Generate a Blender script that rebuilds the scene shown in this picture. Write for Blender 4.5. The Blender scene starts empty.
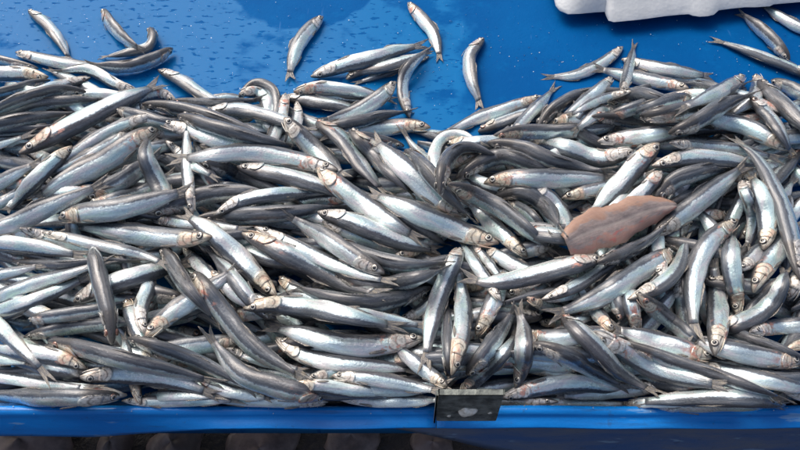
import bpy, math, random, time
T0 = time.time()
import numpy as np
from mathutils import Vector

random.seed(7); RNG = np.random.default_rng(7)
scene = bpy.context.scene
COL = scene.collection

# ------------------------------------------------------------------ camera, sky, sun, exposure
W0, H0 = 800.0, 450.0
TILT, DIST, HFOV = math.radians(34), 0.72, math.radians(55)
FPX = 400 / math.tan(HFOV / 2)
CAM = np.array([0, -DIST * math.sin(TILT), DIST * math.cos(TILT)])
FWD = -CAM / DIST
RIGHT = np.array([1.0, 0, 0])
UPV = np.cross(RIGHT, FWD)
cam_d = bpy.data.cameras.new('camera'); cam = bpy.data.objects.new('camera', cam_d); COL.objects.link(cam)
cam.location = CAM; cam.rotation_euler = (TILT, 0, 0)
cam_d.sensor_width = 36; cam_d.angle = HFOV; cam_d.clip_start = 0.01; cam_d.clip_end = 100
scene.camera = cam

SUN_EL, SUN_AZ = math.radians(52), math.radians(-38)     # azimuth from +y, negative = to the left
sun_dir = Vector((math.sin(SUN_AZ) * math.cos(SUN_EL), math.cos(SUN_AZ) * math.cos(SUN_EL), math.sin(SUN_EL)))
world = bpy.data.worlds.new('World'); scene.world = world; world.use_nodes = True
wn = world.node_tree; wn.nodes.clear()
sky = wn.nodes.new('ShaderNodeTexSky'); sky.sky_type = 'NISHITA'; sky.sun_disc = False
sky.sun_elevation = SUN_EL; sky.sun_rotation = SUN_AZ
sky.air_density = 0.8; sky.dust_density = 7.0; sky.ozone_density = 0.0
bg = wn.nodes.new('ShaderNodeBackground'); bg.inputs['Strength'].default_value = 0.15
wo = wn.nodes.new('ShaderNodeOutputWorld')
wn.links.new(sky.outputs[0], bg.inputs[0]); wn.links.new(bg.outputs[0], wo.inputs[0])
sun_l = bpy.data.lights.new('sun', 'SUN'); sun_l.energy = 1.15; sun_l.angle = math.radians(48); sun_l.color = (1, .98, .95)
sun = bpy.data.objects.new('sun', sun_l); COL.objects.link(sun)
sun.rotation_euler = sun_dir.to_track_quat('Z', 'Y').to_euler(); sun.location = (-1, 2, 3)
scene.view_settings.view_transform = 'Standard'; scene.view_settings.look = 'None'
scene.view_settings.exposure = 0.36; scene.view_settings.gamma = 1; scene.view_settings.use_curve_mapping = False

# ------------------------------------------------------------------ small helpers
def ray(u, v):
    d = FWD * FPX + RIGHT * (u - W0 / 2) + UPV * (H0 / 2 - v)
    return d / np.linalg.norm(d)
def at_z(u, v, z):
    d = ray(u, v); t = (z - CAM[2]) / d[2]
    return CAM + d * t
def at_y(u, v, y):
    d = ray(u, v); t = (y - CAM[1]) / d[1]
    return CAM + d * t
def rays(P):
    d = FWD[None] * FPX + RIGHT[None] * (P[:, :1] - W0 / 2) + UPV[None] * (H0 / 2 - P[:, 1:2])
    return d / np.linalg.norm(d, axis=1)[:, None]
def px_size(p):
    return float(np.dot(np.asarray(p) - CAM, FWD)) / FPX
def mesh_obj(name, verts, faces, mat, parent=None, smooth=True, attrs=None):
    me = bpy.data.meshes.new(name)
    me.from_pydata([tuple(map(float, v)) for v in verts], [], faces)
    if smooth: me.polygons.foreach_set('use_smooth', [True] * len(me.polygons))
    if attrs:
        for k, arr in attrs.items():
            a = me.attributes.new(k, 'FLOAT_VECTOR', 'POINT')
            a.data.foreach_set('vector', np.asarray(arr, dtype=np.float32).ravel())
    if mat: me.materials.append(mat)
    me.update()
    o = bpy.data.objects.new(name, me); COL.objects.link(o)
    if parent: o.parent = parent
    return o
def empty(name, loc=(0, 0, 0)):
    o = bpy.data.objects.new(name, None); o.empty_display_size = .01; COL.objects.link(o)
    o.location = loc
    return o
def tag(o, label=None, cat=None, group=None, kind=None):
    if label: o['label'] = label
    if cat: o['category'] = cat
    if group: o['group'] = group
    if kind: o['kind'] = kind
def smooth1(a, sig):
    if sig <= 0: return a
    r = int(3 * sig) + 1
    k = np.exp(-.5 * (np.arange(-r, r + 1) / sig) ** 2); k /= k.sum()
    return np.convolve(np.pad(a, r, mode='edge'), k, mode='valid')

class NT:
    """tiny node-graph helper"""
    def __init__(s, name):
        s.m = bpy.data.materials.new(name); s.m.use_nodes = True
        s.t = s.m.node_tree; s.t.nodes.clear()
        s.out = s.n('ShaderNodeOutputMaterial'); s.b = s.n('ShaderNodeBsdfPrincipled')
        s.t.links.new(s.b.outputs[0], s.out.inputs[0])
    def n(s, kind, **kw):
        nd = s.t.nodes.new(kind)
        for k, v in kw.items(): setattr(nd, k, v)
        return nd
    def put(s, sock, v):
        if isinstance(v, bpy.types.NodeSocket): s.t.links.new(v, sock)
        elif v is not None:
            if isinstance(v, (tuple, list)) and len(v) == 3 and sock.type == 'RGBA': v = (*v, 1)
            sock.default_value = v
    def bs(s, **kw):
        for k, v in kw.items(): s.put(s.b.inputs[k.replace('_', ' ')], v)
    def math(s, op, a, b=None, c=None, clamp=False):
        nd = s.n('ShaderNodeMath', operation=op); nd.use_clamp = clamp
        for i, x in enumerate((a, b, c)):
            if x is not None: s.put(nd.inputs[i], x)
        return nd.outputs[0]
    def mix(s, f, a, b, mode='MIX'):
        nd = s.n('ShaderNodeMix', data_type='RGBA', blend_type=mode)
        s.put(nd.inputs[0], f); s.put(nd.inputs[6], a); s.put(nd.inputs[7], b)
        return nd.outputs[2]
    def ramp(s, f, stops, interp='LINEAR'):
        nd = s.n('ShaderNodeValToRGB'); cr = nd.color_ramp; cr.interpolation = interp
        while len(cr.elements) > 1: cr.elements.remove(cr.elements[-1])
        for i, (p, c) in enumerate(stops):
            e = cr.elements[0] if i == 0 else cr.elements.new(p)
            e.position = p
            c = (c, c, c) if not isinstance(c, (tuple, list)) else c
            e.color = (*c, 1)
        s.put(nd.inputs[0], f)
        return nd.outputs[0]
    def step(s, x, a, b, smooth=True):
        nd = s.n('ShaderNodeMapRange', interpolation_type='SMOOTHSTEP' if smooth else 'LINEAR')
        s.put(nd.inputs[0], x); nd.inputs[1].default_value = a; nd.inputs[2].default_value = b
        return nd.outputs[0]
    def attr(s, name):
        return s.n('ShaderNodeAttribute', attribute_name=name).outputs['Vector']
    def sep(s, v):
        nd = s.n('ShaderNodeSeparateXYZ'); s.put(nd.inputs[0], v); return nd.outputs
    def comb(s, x, y, z=0.0):
        nd = s.n('ShaderNodeCombineXYZ')
        for i, q in enumerate((x, y, z)): s.put(nd.inputs[i], q)
        return nd.outputs[0]
    def scale(s, v, xyz, off=(0, 0, 0)):
        nd = s.n('ShaderNodeMapping'); s.put(nd.inputs[0], v)
        nd.inputs['Scale'].default_value = xyz; nd.inputs['Location'].default_value = off
        return nd.outputs[0]
    def noise(s, v, sc, det=3, rough=.5, dist=0.0):
        nd = s.n('ShaderNodeTexNoise'); s.put(nd.inputs['Vector'], v); nd.inputs['Scale'].default_value = sc
        nd.inputs['Detail'].default_value = det; nd.inputs['Roughness'].default_value = rough; nd.inputs['Distortion'].default_value = dist
        return nd.outputs['Fac']
    def vor(s, v, sc, feature='F1', rnd=1.0):
        nd = s.n('ShaderNodeTexVoronoi', feature=feature); s.put(nd.inputs['Vector'], v); nd.inputs['Scale'].default_value = sc
        nd.inputs['Randomness'].default_value = rnd
        return nd.outputs['Distance']
    def bump(s, h, strength=.3, dist=.001, normal=None):
        nd = s.n('ShaderNodeBump'); s.put(nd.inputs['Height'], h)
        nd.inputs['Strength'].default_value = strength; nd.inputs['Distance'].default_value = dist
        if normal is not None: s.put(nd.inputs['Normal'], normal)
        return nd.outputs[0]
    def obj(s): return s.n('ShaderNodeTexCoord').outputs['Object']

# ------------------------------------------------------------------ materials
def mat_fish():
    g = NT('anchovy_skin')
    s_, v_, side = g.sep(g.attr('fuv'))[0:3]
    nc = g.attr('ncoord')                                  # centimetres along, centimetres around, seed
    pale, gold, blood = g.sep(g.attr('look'))[0:3]
    streak = g.noise(g.scale(nc, (.35, 3.0, 1)), 1.0, 4, .6)
    blotch = g.noise(g.scale(nc, (.8, 1.3, 1)), 1.0, 4, .6)
    fine = g.noise(g.scale(nc, (3, 9, 1)), 1.0, 4, .7)
    broad = g.noise(g.scale(nc, (.22, .8, 1.7)), 1.0, 2, .5)
    cell = g.n('ShaderNodeTexVoronoi'); g.put(cell.inputs['Vector'], g.scale(nc, (5.2, 6.4, 1))); cell.inputs['Scale'].default_value = 1.0
    crand = g.sep(cell.outputs['Color'])[0]
    vv = g.math('ADD', v_, g.math('MULTIPLY', g.math('SUBTRACT', streak, .5), .09))
    vv = g.math('ADD', vv, g.math('MULTIPLY', g.math('SUBTRACT', blotch, .5), .10))
    vv = g.math('ADD', vv, g.math('MULTIPLY', g.math('SUBTRACT', crand, .5), .035))
    vv = g.math('ADD', vv, g.math('MULTIPLY', g.math('SUBTRACT', pale, .5), .14))
    body = g.ramp(vv, [(0, (.046, .053, .062)), (.17, (.058, .067, .078)), (.24, (.135, .148, .155)), (.29, (.046, .055, .066)),
                       (.365, (.060, .072, .090)), (.39, (.16, .21, .27)), (.42, (.44, .53, .57)), (.47, (.72, .80, .79)), (.54, (.72, .79, .78)), (.60, (.44, .52, .55)),
                       (.65, (.72, .78, .77)), (.75, (.77, .81, .80)), (.86, (.82, .82, .80)), (1, (.78, .77, .74))])
    tint = g.ramp(g.noise(g.scale(nc, (.20, 1.1, 2.9)), 1.0, 2, .5), [(.36, (.13, .16, .20)), (.5, (.088, .10, .115)), (.64, (.115, .11, .122))])
    body = g.mix(g.math('MULTIPLY', g.step(vv, .42, .36), .45), body, tint)
    # longitudinal paler hairlines of the back, fine dark dashes along the flank
    body = g.mix(g.math('MULTIPLY', g.step(streak, .54, .64), g.step(vv, .40, .26)), body, (.17, .18, .195))
    body = g.mix(g.math('MULTIPLY', g.step(fine, .52, .68), .36), body, (.09, .10, .115))
    flank = g.step(vv, .40, .50)
    irid = g.ramp(broad, [(.30, (.34, .66, .72)), (.40, (.62, .84, .78)), (.47, (.74, .66, .70)), (.53, (.66, .82, .80)), (.60, (.48, .70, .84)), (.70, (.50, .82, .70))])
    body = g.mix(g.math('MULTIPLY', flank, .55), body, irid)
    body = g.mix(g.math('MULTIPLY', flank, g.math('MULTIPLY', crand, .26)), body, (.27, .33, .37))
    body = g.mix(g.math('MULTIPLY', flank, g.math('MULTIPLY', g.step(streak, .50, .36), .40)), body, (.33, .40, .46))
    # rubbed patches: scales lost
    worn = g.step(g.noise(g.scale(nc, (.7, 2.2, 2.3)), 1.3, 6, .7), .56, .66)
    body = g.mix(g.math('MULTIPLY', worn, .30), body, (.30, .32, .34))
    body = g.mix(g.math('MULTIPLY', g.step(g.math('ADD', s_, g.math('MULTIPLY', blotch, .10)), .80, .91), .75), body, (.15, .15, .16))
    # head
    edge = g.math('ADD', s_, g.math('MULTIPLY', g.math('SUBTRACT', v_, .55), -.03))
    head = g.step(edge, .225, .185)
    hb = g.noise(g.scale(nc, (4.2, 4.8, 1)), 1.0, 5, .7)
    hp = g.noise(g.scale(nc, (1.3, 1.5, 3)), 1.0, 3, .6)
    hc1 = g.ramp(hb, [(.32, (.10, .085, .07)), (.41, (.40, .36, .28)), (.50, (.66, .61, .50)), (.58, (.60, .52, .38)), (.68, (.80, .77, .70))])
    hc2 = g.ramp(hb, [(.32, (.12, .115, .11)), (.42, (.42, .41, .39)), (.54, (.64, .63, .61)), (.68, (.80, .79, .76))])
    hcol = g.mix(gold, hc2, hc1)
    hcol = g.mix(g.math('MULTIPLY', g.step(hp, .50, .62), g.math('MULTIPLY', gold, .6)), hcol, (.64, .41, .31))
    hcol = g.mix(g.math('MULTIPLY', g.step(hp, .50, .40), .35), hcol, (.60, .62, .58))
    hcol = g.mix(g.step(g.math('ADD', v_, g.math('MULTIPLY', g.math('SUBTRACT', hb, .5), .30)), .40, .25), hcol, (.055, .055, .058))
    hcol = g.mix(g.math('MULTIPLY', g.step(s_, .050, .012), .75), hcol, (.07, .06, .055))
    col = g.mix(head, body, hcol)
    gl = g.math('ABSOLUTE', g.math('SUBTRACT', g.math('ADD', s_, g.math('MULTIPLY', g.math('MULTIPLY', g.math('SUBTRACT', v_, .56), g.math('SUBTRACT', v_, .56)), .55)), .172))
    col = g.mix(g.math('MULTIPLY', g.math('MULTIPLY', g.step(gl, .008, .002), g.step(v_, .34, .42)), .6), col, (.10, .075, .06))
    # mouth line
    jaw = g.math('ABSOLUTE', g.math('SUBTRACT', v_, g.math('ADD', .60, g.math('MULTIPLY', s_, .9))))
    jawm = g.math('MULTIPLY', g.step(jaw, .035, .008), g.step(s_, .135, .115))
    col = g.mix(g.math('MULTIPLY', jawm, .8), col, (.05, .035, .03))
    # bruised blood behind the gill and over the cheek
    near = g.math('MULTIPLY', g.step(s_, .09, .17), g.step(s_, .33, .22))
    bm = g.math('MULTIPLY', g.math('MULTIPLY', near, g.step(g.noise(g.scale(nc, (1.5, 1.8, 3)), 1.0, 5, .7), .50, .62)), blood)
    col = g.mix(g.math('MULTIPLY', bm, g.step(v_, .2, .4)), col, (.55, .27, .21))
    metal = g.ramp(vv, [(0, .15), (.36, .25), (.45, .66), (.62, .58), (.85, .28), (1, .15)])
    metal = g.math('MULTIPLY', metal, g.math('SUBTRACT', 1.0, g.math('MULTIPLY', head, .55)))
    rough = g.math('ADD', g.math('ADD', .15, g.math('MULTIPLY', blotch, .22)), g.math('MULTIPLY', crand, .12))
    sc = cell.outputs['Distance']
    h = g.math('ADD', g.math('MULTIPLY', sc, .25), g.math('ADD', g.math('MULTIPLY', streak, 1.0), g.math('MULTIPLY', hb, .8)))
    g.bs(Base_Color=col, Metallic=metal, Roughness=rough, Specular_IOR_Level=.5, Coat_Weight=.7, Coat_Roughness=.07, Coat_IOR=1.36,
         Normal=g.bump(h, .5, .0008))
    return g.m
def mat_fin():
    g = NT('fin_membrane')
    s_, v_, _ = g.sep(g.attr('fuv'))[0:3]
    w = g.math('SINE', g.math('MULTIPLY', v_, 75.0))
    col = g.mix(g.step(w, -.2, .8), (.10, .10, .105), (.27, .27, .27))
    n = g.noise(g.scale(g.attr('ncoord'), (2, 2, 1)), 1.0, 3)
    col = g.mix(g.step(n, .45, .62), col, (.33, .30, .25))
    g.bs(Base_Color=col, Roughness=.25, Alpha=g.math('ADD', .72, g.math('MULTIPLY', w, .12)), Coat_Weight=.4, Coat_Roughness=.1, Normal=g.bump(w, .4, .0004))
    return g.m
def mat_simple(name, col, rough=.4, metal=0.0, coat=0.0, nscale=0, col2=None, bump=0.0):
    g = NT(name)
    c = col
    if nscale:
        n = g.noise(g.obj(), nscale, 5, .65)
        c = g.mix(g.step(n, .35, .65), col, col2 or tuple(x * .6 for x in col))
        if bump: g.bs(Normal=g.bump(n, bump, .002))
    g.bs(Base_Color=c, Roughness=rough, Metallic=metal, Coat_Weight=coat, Coat_Roughness=.05)
    return g.m
def mat_tray():
    g = NT('wet_blue_tray')
    o = g.obj()
    n1 = g.noise(o, 9, 4, .6); n2 = g.noise(o, 60, 4, .6); n3 = g.noise(o, 300, 3, .6)
    col = g.mix(g.step(n1, .35, .65), (.0, .070, .245), (.0, .084, .275))
    col = g.mix(g.math('MULTIPLY', g.step(n2, .56, .72), .25), col, (.002, .125, .34))
    scr = g.noise(g.scale(o, (40, 4, 1)), 3, 3, .6)
    col = g.mix(g.math('MULTIPLY', g.step(scr, .66, .72), .2), col, (.08, .22, .48))
    # wet film: smooth where the water lies, beaded and rough elsewhere, sky glare painted in
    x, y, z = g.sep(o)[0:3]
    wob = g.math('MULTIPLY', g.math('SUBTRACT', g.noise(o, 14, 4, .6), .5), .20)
    film_glare = g.step(g.math('ADD', x, wob), .09, .05)
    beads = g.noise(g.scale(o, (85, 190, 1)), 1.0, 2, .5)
    film_glare = g.math('MULTIPLY', film_glare, g.step(beads, .645, .61))
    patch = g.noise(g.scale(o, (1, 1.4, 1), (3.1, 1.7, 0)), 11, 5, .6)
    film_glare = g.math('MULTIPLY', film_glare, g.step(patch, .64, .54))
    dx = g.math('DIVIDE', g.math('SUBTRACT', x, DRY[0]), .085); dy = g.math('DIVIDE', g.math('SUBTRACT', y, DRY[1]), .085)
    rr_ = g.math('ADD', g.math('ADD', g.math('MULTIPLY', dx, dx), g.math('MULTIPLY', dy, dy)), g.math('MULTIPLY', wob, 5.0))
    film_glare = g.math('MULTIPLY', film_glare, g.step(rr_, .85, 1.0))
    col = g.mix(g.math('MULTIPLY', film_glare, .8), col, (.002, .135, .36))  # sky glare on the water, put into the base colour as paler blue
    rough = g.math('SUBTRACT', .58, g.math('MULTIPLY', film_glare, .12))
    bmp = g.math('ADD', g.math('MULTIPLY', n3, g.math('SUBTRACT', 1.0, film_glare)), g.math('MULTIPLY', film_glare, .9))
    g.bs(Base_Color=col, Roughness=rough, Specular_IOR_Level=.03, Coat_Weight=g.math('MULTIPLY', film_glare, .17), Coat_Roughness=.15, Coat_IOR=1.33, Normal=g.bump(bmp, .35, .0012))
    return g.m
def mat_rim(name, c1, c2, dirt=.3):
    g = NT(name); o = g.obj()
    n = g.noise(g.scale(o, (6, 30, 30)), 1.6, 5, .65); n2 = g.noise(o, 120, 4, .7); n3 = g.noise(g.scale(o, (14, 90, 60)), 1.3, 4, .6)
    c = g.mix(g.step(n, .3, .7), c1, c2)
    c = g.mix(g.math('MULTIPLY', g.step(n2, .60, .72), dirt), c, (.03, .035, .04))
    c = g.mix(g.math('MULTIPLY', g.step(n3, .63, .68), .5), c, (.22, .36, .50))
    n4 = g.noise(g.scale(o, (3, 60, 60), (2, 5, 1)), 2.0, 6, .75)
    c = g.mix(g.math('MULTIPLY', g.step(n4, .55, .66), .45), c, (.012, .045, .12))
    g.bs(Base_Color=c, Roughness=g.math('ADD', .25, g.math('MULTIPLY', n2, .35)), Specular_IOR_Level=.2, Coat_Weight=.30, Coat_Roughness=.12, Normal=g.bump(g.math('ADD', n, n2), .3, .0015))
    return g.m
def mat_foam():
    g = NT('expanded_foam'); o = g.obj()
    cells = g.vor(o, 260, 'F1'); n = g.noise(o, 30, 5, .6); d = g.noise(o, 8, 4, .6)
    c = g.mix(g.step(n, .35, .7), (.52, .56, .585), (.61, .645, .665))
    c = g.mix(g.math('MULTIPLY', g.step(d, .55, .75), .4), c, (.46, .49, .50))
    g.bs(Base_Color=c, Roughness=.55, Subsurface_Weight=0.0, Normal=g.bump(g.math('ADD', cells, n), .22, .0010))
    return g.m
def mat_fillet():
    g = NT('raw_fillet'); s_, v_, _ = g.sep(g.attr('fuv'))[0:3]; nc = g.attr('ncoord')
    n = g.noise(g.scale(nc, (.9, 1.3, 1)), 1.0, 6, .7); n2 = g.noise(g.scale(nc, (1.0, 1.2, 1)), .9, 3, .6)
    fib = g.noise(g.scale(nc, (.7, 9, 1)), 1.0, 4, .7)
    av = g.math('ABSOLUTE', v_)
    edge = g.mix(g.step(v_, -.2, .3), (.345, .215, .155), (.36, .205, .165))
    edge = g.mix(g.math('MULTIPLY', g.step(n, .40, .62), .5), edge, (.26, .155, .12))
    grey = g.mix(g.step(n, .38, .62), (.20, .165, .155), (.29, .24, .225))
    c = g.mix(g.step(g.math('ADD', av, g.math('MULTIPLY', g.math('SUBTRACT', n2, .5), 1.3)), .62, .34), edge, grey)
    c = g.mix(g.math('MULTIPLY', g.step(av, .10, .02), .55), c, (.36, .32, .29))
    chev = g.math('SINE', g.math('MULTIPLY', g.math('ADD', g.math('MULTIPLY', s_, 11.0), g.math('ADD', g.math('MULTIPLY', av, 1.1), g.math('MULTIPLY', n, .8))), 13.0))
    c = g.mix(g.math('MULTIPLY', g.step(chev, .3, 1.0), .07), c, (.50, .40, .36))
    c = g.mix(g.math('MULTIPLY', g.step(fib, .56, .70), .22), c, (.20, .12, .10))
    red = g.math('MULTIPLY', g.step(g.noise(g.scale(nc, (1, 1, 1), (4, 2, 0)), 1.0, 3), .55, .66), g.step(v_, .1, .45))
    c = g.mix(g.math('MULTIPLY', red, .55), c, (.46, .10, .08))
    g.bs(Base_Color=c, Roughness=.4, Coat_Weight=.35, Coat_Roughness=.15, Normal=g.bump(g.math('ADD', g.math('ADD', fib, n), g.math('MULTIPLY', chev, .03)), .35, .0010))
    return g.m
def mat_ground():
    g = NT('dark_wet_ground'); o = g.obj()
    n = g.noise(o, 7, 5, .6); n2 = g.noise(o, 60, 5, .7)
    c = g.mix(g.step(n, .35, .65), (.012, .011, .012), (.05, .038, .036))
    c = g.mix(g.step(n2, .55, .75), c, (.05, .04, .036))
    g.bs(Base_Color=c, Roughness=.5, Normal=g.bump(n2, .6, .01))
    return g.m

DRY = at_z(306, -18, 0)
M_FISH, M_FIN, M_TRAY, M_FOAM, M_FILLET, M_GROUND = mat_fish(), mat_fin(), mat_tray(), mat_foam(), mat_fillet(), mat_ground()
def mat_iris():
    g = NT('eye_iris'); o = g.attr('fuv'); r = g.sep(o)[0]
    n = g.noise(g.attr('ncoord'), 6, 3, .6)
    c = g.ramp(r, [(0, (.3, .28, .22)), (.50, (.34, .31, .25)), (.60, (.60, .58, .50)), (.74, (.56, .53, .45)), (.83, (.18, .15, .13)), (1, (.035, .032, .03))])
    c = g.mix(g.step(n, .45, .65), c, g.mix(g.step(r, .7, .9), (.50, .50, .48), (.10, .09, .085)))
    hue = g.noise(g.scale(g.attr('ncoord'), (.02, .02, 1)), 1.3, 1)
    c = g.mix(g.math('MULTIPLY', g.step(hue, .56, .64), .6), c, (.30, .12, .08))
    c = g.mix(g.math('MULTIPLY', g.step(hue, .44, .36), .5), c, (.22, .22, .22))
    g.bs(Base_Color=c, Metallic=.35, Roughness=.25, Coat_Weight=.8, Coat_Roughness=.04)
    return g.m
M_IRIS = mat_iris()
M_PUPIL = mat_simple('eye_pupil', (.008, .009, .012), .12, 0, 1.0)
M_RIM = mat_rim('painted_blue_rim', (.0, .15, .50), (.002, .20, .62))
M_SKIRT_SHADE = mat_rim('shaded_skirt', (.040, .10, .24), (.13, .15, .19), .4)  # shade of the front face painted into the colour as navy
M_STEEL = mat_simple('grimy_steel_plate', (.22, .24, .22), .5, .2, 0, 90, (.07, .08, .075), .5)
M_EDGE = mat_simple('worn_steel_edge', (.16, .18, .17), .4, .7, 0, 120, (.06, .07, .07), .3)
M_BOLT = mat_simple('corroded_bolt', (.90, .88, .80), .6, .0, 0, 220, (.60, .57, .48), .8)
M_STONE = mat_simple('brown_stone', (.20, .145, .13), .6, 0, .1, 25, (.08, .06, .056), .5)
M_WATER = None

# ------------------------------------------------------------------ the setting: ground, tray
Y_LIP = at_z(400, 404, .026)[1]           # inner edge of the front rim
gz = -0.34
mesh_obj('ground', [(-30, -30, gz), (30, -30, gz), (30, 30, gz), (-30, 30, gz)], [(0, 1, 2, 3)], M_GROUND, smooth=False)['kind'] = 'structure'

XL, XR, YB = -.85, .85, .78
tray = empty('fish_tray', (0, 0, 0))
tag(tray, 'wide wet blue tray that carries the whole heap of anchovies', 'tray')
# floor, a slab with gentle waviness
nx, ny = 60, 50
xs = np.linspace(XL, XR, nx); ys = np.linspace(Y_LIP - .004, YB, ny)
vs = [(x, y, .0012 * math.sin(x * 9 + y * 4) + .0009 * math.sin(y * 17 - x * 5) - .0012) for y in ys for x in xs]
fs = [(j * nx + i, j * nx + i + 1, (j + 1) * nx + i + 1, (j + 1) * nx + i) for j in range(ny - 1) for i in range(nx - 1)]
nb = len(vs)
vs += [(x, y, -.03) for y in ys for x in xs]
fs += [(nb + j * nx + i, nb + (j + 1) * nx + i, nb + (j + 1) * nx + i + 1, nb + j * nx + i + 1) for j in range(ny - 1) for i in range(nx - 1)]
for i in range(nx - 1):
    k = (ny - 1) * nx
    fs += [(i, nb + i, nb + i + 1, i + 1), (k + i, k + i + 1, nb + k + i + 1, nb + k + i)]
for j in range(ny - 1):
    fs += [(j * nx, (j + 1) * nx, nb + (j + 1) * nx, nb + j * nx), (j * nx + nx - 1, nb + j * nx + nx - 1, nb + (j + 1) * nx + nx - 1, (j + 1) * nx + nx - 1)]
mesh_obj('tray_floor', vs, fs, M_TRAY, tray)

YF = Y_LIP - .0085                          # front face plane of the rim
def z_on_face(u, v, y=YF): return at_y(u, v, y)[2]
def rim_part(name, u0, u1, bottom, top_z, mat, thick=.013, n=60, round_=.006):
    """a rolled rim: rounded top, front face down to a lower edge traced as (u, v) on the face plane"""
    us = np.linspace(u0, u1, n)
    bu, bv = zip(*bottom)
    prof_n = 9
    V = []; F = []
    for u in us:
        vb = np.interp(u, bu, bv)
        p = at_y(u, vb, YF - .0085); x = p[0]; zb = min(p[2], top_z - .0075)
        wob = .0008 * math.sin(x * 23) + .0006 * math.sin(x * 61 + 1)
        y1 = Y_LIP; y0 = YF; tz = top_z + wob
        pts = [(y1, -.002)]
        for k in range(prof_n):
            a = math.pi * k / (prof_n - 1)
            yc = (y0 + y1) / 2; r = (y1 - y0) / 2
            pts.append((yc + r * math.cos(a), tz - r * 1.05 + r * 1.05 * math.sin(a)))
        for k in range(1, 7):
            q = k / 6
            pts.append((y0 - .0085 * q - .0012 * math.sin(q * math.pi) + wob * .5, (tz - .005) * (1 - q) + zb * q))
        pts.append((y0 + .003, zb - .002)); pts.append((y1, zb + .003))
        V += [(x, a, b) for a, b in pts]
    m = len(pts)
    for i in range(n - 1):
        for k in range(m):
            k2 = (k + 1) % m
            F.append((i * m + k, i * m + k2, (i + 1) * m + k2, (i + 1) * m + k))
    F.append(tuple(range(m))[::-1]); F.append(tuple((n - 1) * m + k for k in range(m)))
    return mesh_obj(name, V, F, mat, tray)
RIMZ = .026
rim_part('front_rim', -260, 438, [(-260, 434), (0, 436), (100, 437), (150, 434), (200, 430), (300, 422), (400, 413), (440, 411)], RIMZ, M_RIM)
rim_part('front_rim', 439, 1060, [(439, 409), (500, 408), (600, 410), (700, 413), (800, 417), (1060, 424)], RIMZ, M_RIM)
# skirt board with painted-in shade under the right half, set back behind the rim
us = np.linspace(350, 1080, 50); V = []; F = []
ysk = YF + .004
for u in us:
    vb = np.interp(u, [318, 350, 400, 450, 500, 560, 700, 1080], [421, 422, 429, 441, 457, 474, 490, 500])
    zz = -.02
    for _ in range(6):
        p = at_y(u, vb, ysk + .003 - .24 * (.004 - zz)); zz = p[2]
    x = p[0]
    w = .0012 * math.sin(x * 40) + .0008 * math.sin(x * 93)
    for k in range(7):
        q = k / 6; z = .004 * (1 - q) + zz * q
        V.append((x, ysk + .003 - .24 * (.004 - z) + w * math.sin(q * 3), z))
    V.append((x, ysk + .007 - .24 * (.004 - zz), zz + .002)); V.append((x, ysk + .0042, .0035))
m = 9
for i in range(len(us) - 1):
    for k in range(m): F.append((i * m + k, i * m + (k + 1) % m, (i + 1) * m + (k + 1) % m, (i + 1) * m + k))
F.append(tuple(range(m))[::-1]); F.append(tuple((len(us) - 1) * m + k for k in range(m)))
mesh_obj('front_skirt', V, F, M_SKIRT_SHADE, tray)

# stones on the dark ground below the rim
def stone(u, v, rx, ry, rz, label, seed):
    r = np.random.default_rng(seed)
    c = at_z(u, v, gz); V = []; F = []; nu, nv = 32, 16
    ph = r.uniform(0, 6, 6)
    for j in range(nv + 1):
        th = math.pi * j / nv
        for i in range(nu):
            a = 2 * math.pi * i / nu
            k = 1 + .10 * math.sin(2 * a + ph[0]) + .08 * math.sin(3 * a + ph[1] + th * 2) + .05 * math.sin(5 * a + ph[2]) + .03 * math.sin(9 * a + 4 * th + ph[4]) + .02 * math.sin(14 * a - 7 * th + ph[5])
            V.append((c[0] + rx * k * math.sin(th) * math.cos(a), c[1] + ry * k * math.sin(th) * math.sin(a), gz + rz * .55 + rz * .6 * math.cos(th) * (1 + .1 * math.sin(a * 2 + ph[3]))))
    for j in range(nv):
        for i in range(nu): F.append((j * nu + i, (j + 1) * nu + i, (j + 1) * nu + (i + 1) % nu, j * nu + (i + 1) % nu))
    o = mesh_obj('stone', V, F, M_STONE)
    tag(o, label, 'stone', 'stones on the ground under the tray')
stone(36, 452, .050, .045, .045, 'brown stone on the dark ground at the lower left corner', 1)
stone(121, 453, .017, .035, .04, 'narrow brown stone between two black gaps under the left rim', 2)
stone(180, 453, .030, .04, .04, 'brown stone on the ground right of the two black gaps', 3)
stone(262, 455, .044, .05, .022, 'wide brown stone under the narrowing part of the blue rim', 4)
stone(352, 440, .036, .03, .020, 'reddish brown stone under the thin end of the left rim', 5)
stone(432, 447, .026, .022, .018, 'small dark stone on the ground left below the metal plate', 6)

# metal plate on the rim
def box(V, F, x0, x1, y0, y1, z0, z1, bev=.0012):
    b = len(V)
    xs_ = [x0, x0 + bev, x1 - bev, x1]; zs_ = [z0, z0 + bev, z1 - bev, z1]
    ring = [(x0 + bev, z0), (x1 - bev, z0), (x1, z0 + bev), (x1, z1 - bev), (x1 - bev, z1), (x0 + bev, z1), (x0, z1 - bev), (x0, z0 + bev)]
    for y in (y0, y1): V += [(x, y, z) for x, z in ring]
    F.append(tuple(b + k for k in range(8))); F.append(tuple(b + 8 + k for k in range(8))[::-1])
    for k in range(8): F.append((b + k, b + 8 + k, b + 8 + (k + 1) % 8, b + (k + 1) % 8))
pl = empty('metal_plate', (0, 0, 0))
tag(pl, 'grimy dark steel plate screwed over the joint of the blue rim', 'metal plate')
yp = YF - .006
a = at_y(439, 394, yp); b_ = at_y(496, 421, yp)
V = []; F = []; box(V, F, a[0], b_[0], yp, yp + .003, b_[2], a[2]); mesh_obj('plate_face', V, F, M_STEEL, pl, False)
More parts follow.
